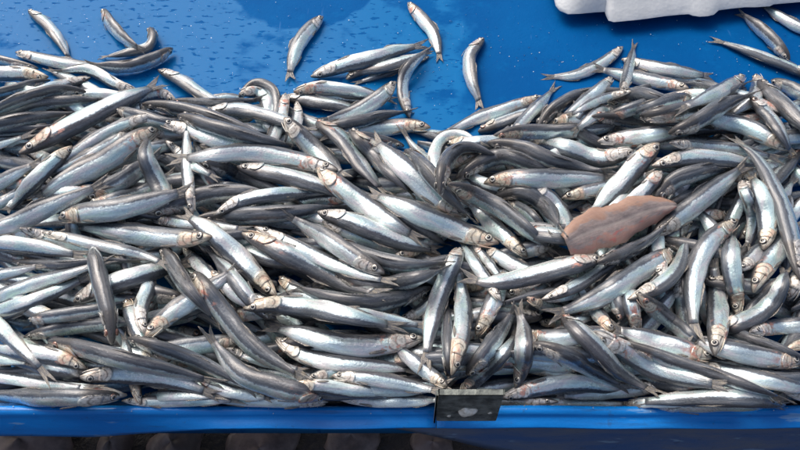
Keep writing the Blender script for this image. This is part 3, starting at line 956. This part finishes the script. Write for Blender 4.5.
        p0, n0 = surf(np.array([es]), np.array([sg * eth])); p0, n0 = p0[0], n0[0]
        e1 = smp(np.array([es]))[1][0]; e1 = e1 - n0 * np.dot(e1, n0); e1 /= np.linalg.norm(e1); e2 = np.cross(n0, e1)
        def dome(R, hgt, base, nu=14, nv=5):
            V, F, Q = [], [], []
            for k in range(nv + 1):
                r_ = R * k / nv
                for i in range(nu):
                    a_ = 2 * math.pi * i / nu
                    V.append(p0 + n0 * (base + hgt * (1 - (k / nv) ** 2)) + (e1 * math.cos(a_) + e2 * math.sin(a_)) * r_)
                    Q.append((k / nv, i / nu, 0))
            for i in range(nu):
                a_ = 2 * math.pi * i / nu
                V.append(p0 - n0 * .0012 + (e1 * math.cos(a_) + e2 * math.sin(a_)) * R); Q.append((1, i / nu, 0))
            for k in range(nv + 1):
                for i in range(nu):
                    F.append((k * nu + i, (k + 1) * nu + i, (k + 1) * nu + (i + 1) % nu, k * nu + (i + 1) % nu))
            return V, F, {'fuv': Q, 'ncoord': [(q[0] * 2, q[1] * 6, seed) for q in Q]}
        V1, F1, A = dome(R, R * .30, R * .10); eye = part('eye', V1, F1, M_IRIS, A)
        V1, F1, A = dome(R * .50, R * .16, R * .34, 12, 3); part('pupil', V1, F1, M_PUPIL, A, eye)
    if f['traced'] and rg.random() < .55:
        u = np.linspace(0, 1, 7)[:, None]; w = np.linspace(-1, 1, 7)[None]
        s = .135 - .112 * u + 0 * w
        th = math.pi * (1 + (.20 - .10 * u) * w)
        p, nrm = surf(s, th, .0002 + 0 * s)
        c_, t_, d_, l_ = smp(s)
        p = p - d_ * (rg.uniform(.03, .13) * H * u ** 1.2 + 0 * w)[..., None]
        V1, F1 = sheet(p, nrm, .0003)
        part('lower_jaw', V1, F1, M_FISH, at(np.tile(s.ravel() + .02, 2), np.tile(np.full(s.size, .78), 2)))
    # pectoral fin folded along the lower flank
    if f['traced']:
        sg = sides[0] if len(sides) == 1 else (1 if np.dot(hc[3][0], tocam) > 0 else -1)
        a, b = 7, 4
        u = np.linspace(0, 1, a)[:, None]; w = np.linspace(-1, 1, b)[None]
        s = .225 + .10 * u + 0 * w
        th = math.pi * (.80 + .02 * u + (.045 * np.sin(np.pi * (.12 + .80 * u))) * w)
        p, nrm = surf(s, sg * th, .0003 + .0012 * u * (1 + .3 * w))
        V1, F1 = sheet(p, nrm, .00015)
        part('pectoral_fin', V1, F1, M_FIN, at(np.tile(s.ravel(), 2), np.tile((w + 0 * u).ravel() * .3, 2)))
        # dorsal fin, mostly laid back
        u = np.linspace(0, 1, 6)[:, None]; w = np.linspace(0, 1, 4)[None]
        s = .44 + .10 * u + .07 * w
        c_, t_, d_, l_ = smp(s + 0 * w)
        tp = np.interp(s, SD, TOP) * H
        hgt = .15 * H * (1 - .65 * u) * w * rg.uniform(.5, 1.0)
        lean = rg.uniform(-.5, .5)
        p = c_ + d_ * (tp * .97 + hgt)[..., None] + l_ * (lean * hgt)[..., None]
        V1, F1 = sheet(p, l_, .00018)
        part('dorsal_fin', V1, F1, M_FIN, at(np.tile(s.ravel(), 2), np.tile((u + 0 * w).ravel() * .5, 2)))
        # anal fin
        s = .62 + .13 * u + .04 * w
        c_, t_, d_, l_ = smp(s + 0 * w)
        bt = np.interp(s, SD, BOT) * H
        hgt = .10 * H * (1 - .6 * u) * w
        p = c_ - d_ * (bt * .97 + hgt)[..., None] + l_ * (lean * hgt)[..., None]
        V1, F1 = sheet(p, l_, .00018)
        part('anal_fin', V1, F1, M_FIN, at(np.tile(s.ravel(), 2), np.tile((u + 0 * w).ravel() * .5, 2)))
    # forked tail fin
    spread = rg.uniform(.24, .40) * H
    a, b = 7, 11
    u = np.linspace(0, 1, a)[:, None]; w = np.linspace(-1, 1, b)[None]
    end = .925 + .075 * np.abs(w) ** .9
    s = .855 + (end - .855) * u
    c_, t_, d_, l_ = smp(np.clip(s, 0, 1))
    ped = .16 * H
    hh = (ped + (spread - ped) * u ** .9) * w
    curl = rg.uniform(-.25, .25) * H
    p = c_ + d_ * hh[..., None] + l_ * (.03 * H * np.sin(w * 9 + 1) * u + curl * u ** 2 * np.abs(w) * .5)[..., None]
    V1, F1 = sheet(p, l_, .0002)
    part('tail_fin', V1, F1, M_FIN, at(np.tile(s.ravel(), 2), np.tile((w + 0 * u).ravel(), 2)))
    f['L'] = L

FILLET_AT = 9.05
fillet_z = None
def fillet():
    """split-open fillet lying on the heap"""
    c0 = [(566, 243), (590, 232), (620, 222), (648, 211), (676, 205)]
    C2, _ = resample(spline(np.array(c0, float), 0), np.linspace(0, 1, 30))
    r3 = rays(C2); z = np.full(30, .05)
    for it in range(3):
        C = CAM[None] + r3 * ((z - CAM[2]) / r3[:, 2])[:, None]
        sup = []
        for c in C:
            i0, j0 = int((c[0] - GX0) / GS), int((c[1] - GY0) / GS)
            sup.append(np.quantile(HF[j0 - 6:j0 + 7, i0 - 5:i0 + 6], .8))
        z = smooth1(np.array(sup), 5) + .004
    C = CAM[None] + r3 * ((z - CAM[2]) / r3[:, 2])[:, None]
    T = np.gradient(C, axis=0); T /= np.linalg.norm(T, axis=1)[:, None]
    up = np.array([0, -.42, .9]); up /= np.linalg.norm(up)
    S = np.cross(up[None], T); S /= np.linalg.norm(S, axis=1)[:, None]
    q = np.linspace(0, 1, 30)
    pu = np.interp(q, [0, .04, .12, .3, .55, .8, .94, 1], [.30, .62, .86, 1.0, .98, .80, .52, .16])
    pd = np.interp(q, [0, .04, .12, .3, .55, .8, .94, 1], [.45, .80, .95, .98, .90, .62, .36, .10])
    pu, pd = smooth1(pu, 1), smooth1(pd, 1)
    half = 21 * px_size(C[15])
    b = 15; w = np.linspace(-1, 1, b)
    P = np.zeros((30, b, 3)); N = np.zeros((30, b, 3))
    for i in range(30):
        for j in range(b):
            wd = w[j] * half * (pu[i] if w[j] > 0 else pd[i]) * (1 + (.07 * math.sin(i * .62 + (2 if w[j] > 0 else 0)) + .035 * math.sin(i * 1.35 + 1) + .02 * math.sin(i * 2.9 + 2 * w[j])) * abs(w[j]) ** 3)
            arch = .0008 * (1 - w[j] ** 2) - .0007 * math.exp(-(w[j] / .07) ** 2) + .0016 * math.sin(i * .33 + w[j] * 1.3) + .0004 * math.sin(i * 1.1 + w[j] * 5) + .0003 * math.sin(i * 2.3 - w[j] * 9)
            P[i, j] = C[i] + S[i] * wd + up * (arch - .004 * w[j] ** 4)
            N[i, j] = up
    V, F = sheet(P, N, .0012)
    L = .11
    fu = np.array([(q[i], w[j], 0) for i in range(30) for j in range(b)]); fu[:, 1] *= -1
    nc = np.array([(q[i] * 11, w[j] * 3.5, 4) for i in range(30) for j in range(b)])
    o = mesh_obj('fillet', V, F, M_FILLET, None, True, {'fuv': np.tile(fu, (2, 1)), 'ncoord': np.tile(nc, (2, 1))})
    tag(o, 'orange brown split fish fillet lying open on top of the silver heap', 'fillet')
    for i in range(30):
        for j in range(b):
            ii, jj = int((P[i, j, 0] - GX0) / GS), int((P[i, j, 1] - GY0) / GS)
            HF[jj - 1:jj + 2, ii - 1:ii + 2] = np.maximum(HF[jj - 1:jj + 2, ii - 1:ii + 2], P[i, j, 2] + .0016)
done = False
for i, f in enumerate(fish):
    if f['level'] > FILLET_AT and not done:
        fillet(); done = True
    settle(f)
print("settled", time.time() - T0)
for i, f in enumerate(fish): build_fish(f, i)
print("built", time.time() - T0)
print('fish', len(fish), 'heap top', HF.max())

# ------------------------------------------------------------------ water beads on the tray
def beads():
    V, F = [], []
    r = random.Random(5)
    def bead(x, y, rx, ry, h):
        b = len(V); nu = 8
        for k, (q, hh) in enumerate(((1.0, 0), (.85, .55), (.5, .9))):
            for i in range(nu):
                a_ = 2 * math.pi * i / nu
                V.append((x + rx * q * math.cos(a_), y + ry * q * math.sin(a_), hh * h - .0004 + .0003))
        V.append((x, y, h))
        for k in range(2):
            for i in range(nu): F.append((b + k * nu + i, b + k * nu + (i + 1) % nu, b + (k + 1) * nu + (i + 1) % nu, b + (k + 1) * nu + i))
        for i in range(nu): F.append((b + 2 * nu + i, b + 2 * nu + (i + 1) % nu, b + 3 * nu))
    for _ in range(2600):
        u, v = r.uniform(-20, 820), r.uniform(-10, 150)
        if inside(u, v, HEAP): continue
        dens = 1.0 if (430 < u < 560 and v > 55) or u < 160 else .35
        if r.random() > dens: continue
        p = at_z(u, v, 0); k = r.uniform(.0003, .0008)
        if r.random() < .03: k *= 1.8
        bead(p[0], p[1], k * r.uniform(1, 1.8), k, k * r.uniform(.4, .7))
    g = NT('water_bead'); g.bs(Base_Color=(.9, .95, 1), Roughness=.03, IOR=1.33, Transmission_Weight=1.0)
    o = mesh_obj('water_droplets', V, F, g.m)
    tag(o, 'clear water droplets scattered over the wet blue tray', 'water droplets', None, 'stuff')
beads()
def flakes():
    V, F = [], []; r = random.Random(9)
    def flake(p, n_, sz):
        b = len(V); n_ = Vector(n_).normalized(); e1 = n_.orthogonal().normalized(); e2 = n_.cross(e1); a0 = r.uniform(0, 6)
        for lift in (.0004, .0001):
            for i in range(7):
                a_ = a0 + 2 * math.pi * i / 7; q = sz * r.uniform(.75, 1.1)
                V.append(tuple(Vector(p) + e1 * q * math.cos(a_) + e2 * q * .75 * math.sin(a_) + n_ * lift))
        F.append(tuple(b + i for i in range(7))); F.append(tuple(b + 7 + i for i in range(7))[::-1])
        for i in range(7): F.append((b + i, b + 7 + i, b + 7 + (i + 1) % 7, b + (i + 1) % 7))
    for _ in range(420):
        u, v = r.uniform(0, 800), 140 - abs(r.gauss(0, 60))
        if inside(u, v, HEAP) or v < -5: continue
        p = at_z(u, v, 0); flake(p, (r.uniform(-.1, .1), r.uniform(-.1, .1), 1), r.uniform(.0003, .0008))
    for _ in range(60):
        x = r.uniform(-.42, .42); a_ = r.uniform(.25, 2.6)
        yc, rr_ = (YF + Y_LIP) / 2, (Y_LIP - YF) / 2
        flake((x, yc + rr_ * math.cos(a_), RIMZ + .0009 - rr_ * 1.05 * (1 - math.sin(a_))), (0, math.cos(a_), math.sin(a_) + .2), r.uniform(.0003, .0007))
    o = mesh_obj('loose_scales', V, F, mat_simple('loose_scale', (.34, .42, .50), .3, .4, .3), None, False)
    tag(o, 'loose silver scales stuck to the blue tray and its rim', 'fish scales', None, 'stuff')
flakes()

# ------------------------------------------------------------------ what shows of each fish, and its label
from mathutils.bvhtree import BVHTree
bpy.context.view_layer.update()
AV, AF, OWN = [], [], []
def add_poly(V, F, own):
    b = len(AV); AV.extend(V)
    for q in F: AF.append([b + k for k in q]); OWN.append(own)
for k, f in enumerate(fish):
    for V, F in f['geo']: add_poly(V, F, k)
for o in list(scene.objects):
    if o.type == 'MESH' and o.parent and o.parent.name.split('.')[0] in ('foam_box', 'metal_plate') or o.name == 'fillet':
        add_poly([tuple(o.matrix_world @ v.co) for v in o.data.vertices], [list(p.vertices) for p in o.data.polygons], -1)
tree = BVHTree.FromPolygons([tuple(map(float, v)) for v in AV], AF)
hits = [[] for _ in fish]
STEP = 2.0
org = Vector(CAM)
gu, gv = np.meshgrid(np.arange(STEP / 2, 800, STEP), np.arange(STEP / 2, 450, STEP))
UVp = np.stack([gu.ravel(), gv.ravel()], 1); RD = rays(UVp)
for p, d in zip(UVp, RD):
    _, _, idx, _ = tree.ray_cast(org, d)
    if idx is not None and OWN[idx] >= 0: hits[OWN[idx]].append((p[0], p[1]))
def remove(f):
    for o in f['parts']: bpy.data.objects.remove(o)
    bpy.data.objects.remove(f['root'])
keep = []
for f, h in zip(fish, hits):
    f['hits'] = np.array(h) if h else np.zeros((0, 2)); f['n'] = len(h)
    if len(h) < 2: remove(f)
    else: keep.append(f)
keep.sort(key=lambda f: -f['n'])
fish, deep = keep[:300], keep[300:]
if deep:
    # what little shows of the most deeply buried fish: one joined mass
    V, F, A = [], [], {'fuv': [], 'ncoord': [], 'look': []}
    for f in deep:
        b = len(V); v, q = f['geo'][0]; V.extend(v); F.extend([tuple(b + k for k in t) for t in q])
        for k in A: A[k].append(f['attr'][k])
        remove(f)
    o = mesh_obj('buried_anchovies', V, F, M_FISH, None, True, {k: np.concatenate(v) for k, v in A.items()})
    tag(o, 'deepest buried anchovies, dark slivers glimpsed through gaps in the heap', 'anchovies', None, 'stuff')

def where8(dx, dy):
    a = math.degrees(math.atan2(-dy, dx)) % 360
    return ['right', 'upper right', 'top', 'upper left', 'left', 'lower left', 'bottom', 'lower right'][int((a + 22.5) // 45) % 8]
def place(x, y, f):
    if f['traced'] and f['level'] <= 2 and y < 118 and not inside(x, y + 4, HEAP): 
        if x < 240: return 'on the bare wet tray at left'
        if x < 540: return 'on bare tray above the heap'
        return 'on bare tray near the foam box'
    d = math.hypot(x - 620, (y - 228))
    if d < 85:
        q = where8(x - 620, y - 228)
        return {'top': 'above', 'bottom': 'below', 'left': 'left of', 'right': 'right of', 'upper left': 'above left of', 'upper right': 'above right of',
                'lower left': 'below left of', 'lower right': 'below right of'}[q] + ' the orange fillet'
    if math.hypot(x - 468, y - 400) < 75:
        return ('left of' if x < 425 else 'right of' if x > 512 else 'just above') + ' the metal plate'
    if y > 372: return 'along front rim, ' + ('far left' if x < 130 else 'left of plate' if x < 440 else 'right of plate' if x < 660 else 'far right')
    if math.hypot(x - 462, y - 160) < 48: return 'beside the curled dark fish'
    col = 'far left' if x < 110 else 'left' if x < 220 else 'centre left' if x < 340 else 'centre' if x < 460 else 'centre right' if x < 580 else 'right' if x < 700 else 'far right'
    row = 'upper fringe' if y < 125 else 'upper heap' if y < 190 else 'mid heap' if y < 270 else 'lower heap'
    return 'in %s at %s' % (row, col)
for f in fish:
    P, h = f['pts'], f['hits']
    C, _ = resample(spline(P, 0), np.array([.04, .09, .14, .5, .90, .97]))
    near = lambda c: np.min(np.hypot(h[:, 0] - c[0], h[:, 1] - c[1])) < 3.2
    hv = near(C[1]) and (near(C[0]) or near(C[2])); tv = near(C[4]) and near(C[5]); mv = near(C[3])
    r = f['roll']
    tone = 'dark-backed' if r <= 32 else 'slate grey' if r <= 55 else 'dark-edged silver' if r <= 78 else 'silver-flanked' if r <= 98 else 'white-bellied'
    ch = np.linalg.norm(P[-1] - P[0]); dv = max(abs((P[-1] - P[0])[0] * (p - P[0])[1] - (P[-1] - P[0])[1] * (p - P[0])[0]) / (ch + 1e-6) for p in P) / (ch + 1e-6)
    bend = 'curled ' if dv > .30 else 'curved ' if dv > .11 else ''
    size = ''
    head = 'golden head' if 'g' in f['flags'] else 'red-marked head' if 'r' in f['flags'] else 'gilt head' if 'o' in f['flags'] else 'grey head'
    d8 = {'top': 'up', 'bottom': 'down'}.get(where8(*(P[0] - P[1])), where8(*(P[0] - P[1])))
    if hv: act = '%s pointing %s' % (head, d8) + (', tailless' if False else '')
    elif tv: act = 'head hidden, tail pointing %s' % {'top': 'up', 'bottom': 'down'}.get(where8(*(P[-1] - P[-2])), where8(*(P[-1] - P[-2])))
    else: act = 'only its middle showing' if mv else 'only a sliver showing'
    m = h.mean(0); f['m'] = m
    f['lab'] = '%s%s anchovy, %s, %s' % (bend, tone, act, place(m[0], m[1], f))
ORD = ['first', 'second', 'third', 'fourth', 'fifth', 'sixth', 'seventh', 'eighth', 'ninth', 'tenth']
NUM = ['', 'one', 'two', 'three', 'four', 'five', 'six', 'seven', 'eight', 'nine', 'ten']
groups = {}
for f in fish: groups.setdefault(f['lab'], []).append(f)
for lab, g in groups.items():
    if len(g) == 1: continue
    M = np.array([f['m'] for f in g])
    ax = 0 if np.ptp(M[:, 0]) >= np.ptp(M[:, 1]) else 1
    g.sort(key=lambda f: f['m'][ax])
    if len(g) == 2: names = (['left one', 'right one'] if ax == 0 else ['upper one', 'lower one'])
    elif len(g) == 3: names = (['leftmost', 'middle one', 'rightmost'] if ax == 0 else ['topmost', 'middle one', 'lowest'])
    else: names = ['%s from %s' % (ORD[i], 'left' if ax == 0 else 'top') for i in range(len(g))]
    for f, n_ in zip(g, names): f['lab'] = lab + ', ' + n_
for f in fish: tag(f['root'], f['lab'], 'anchovy', 'anchovies heaped in the blue tray')
print('fish kept', len(fish), 'traced', sum(f['traced'] for f in fish), 'deep', len(deep), 'max words', max(len(f['lab'].replace('-', ' ').split()) for f in fish), 'dups', len(fish) - len({f['lab'] for f in fish}))
print('end', time.time() - T0)
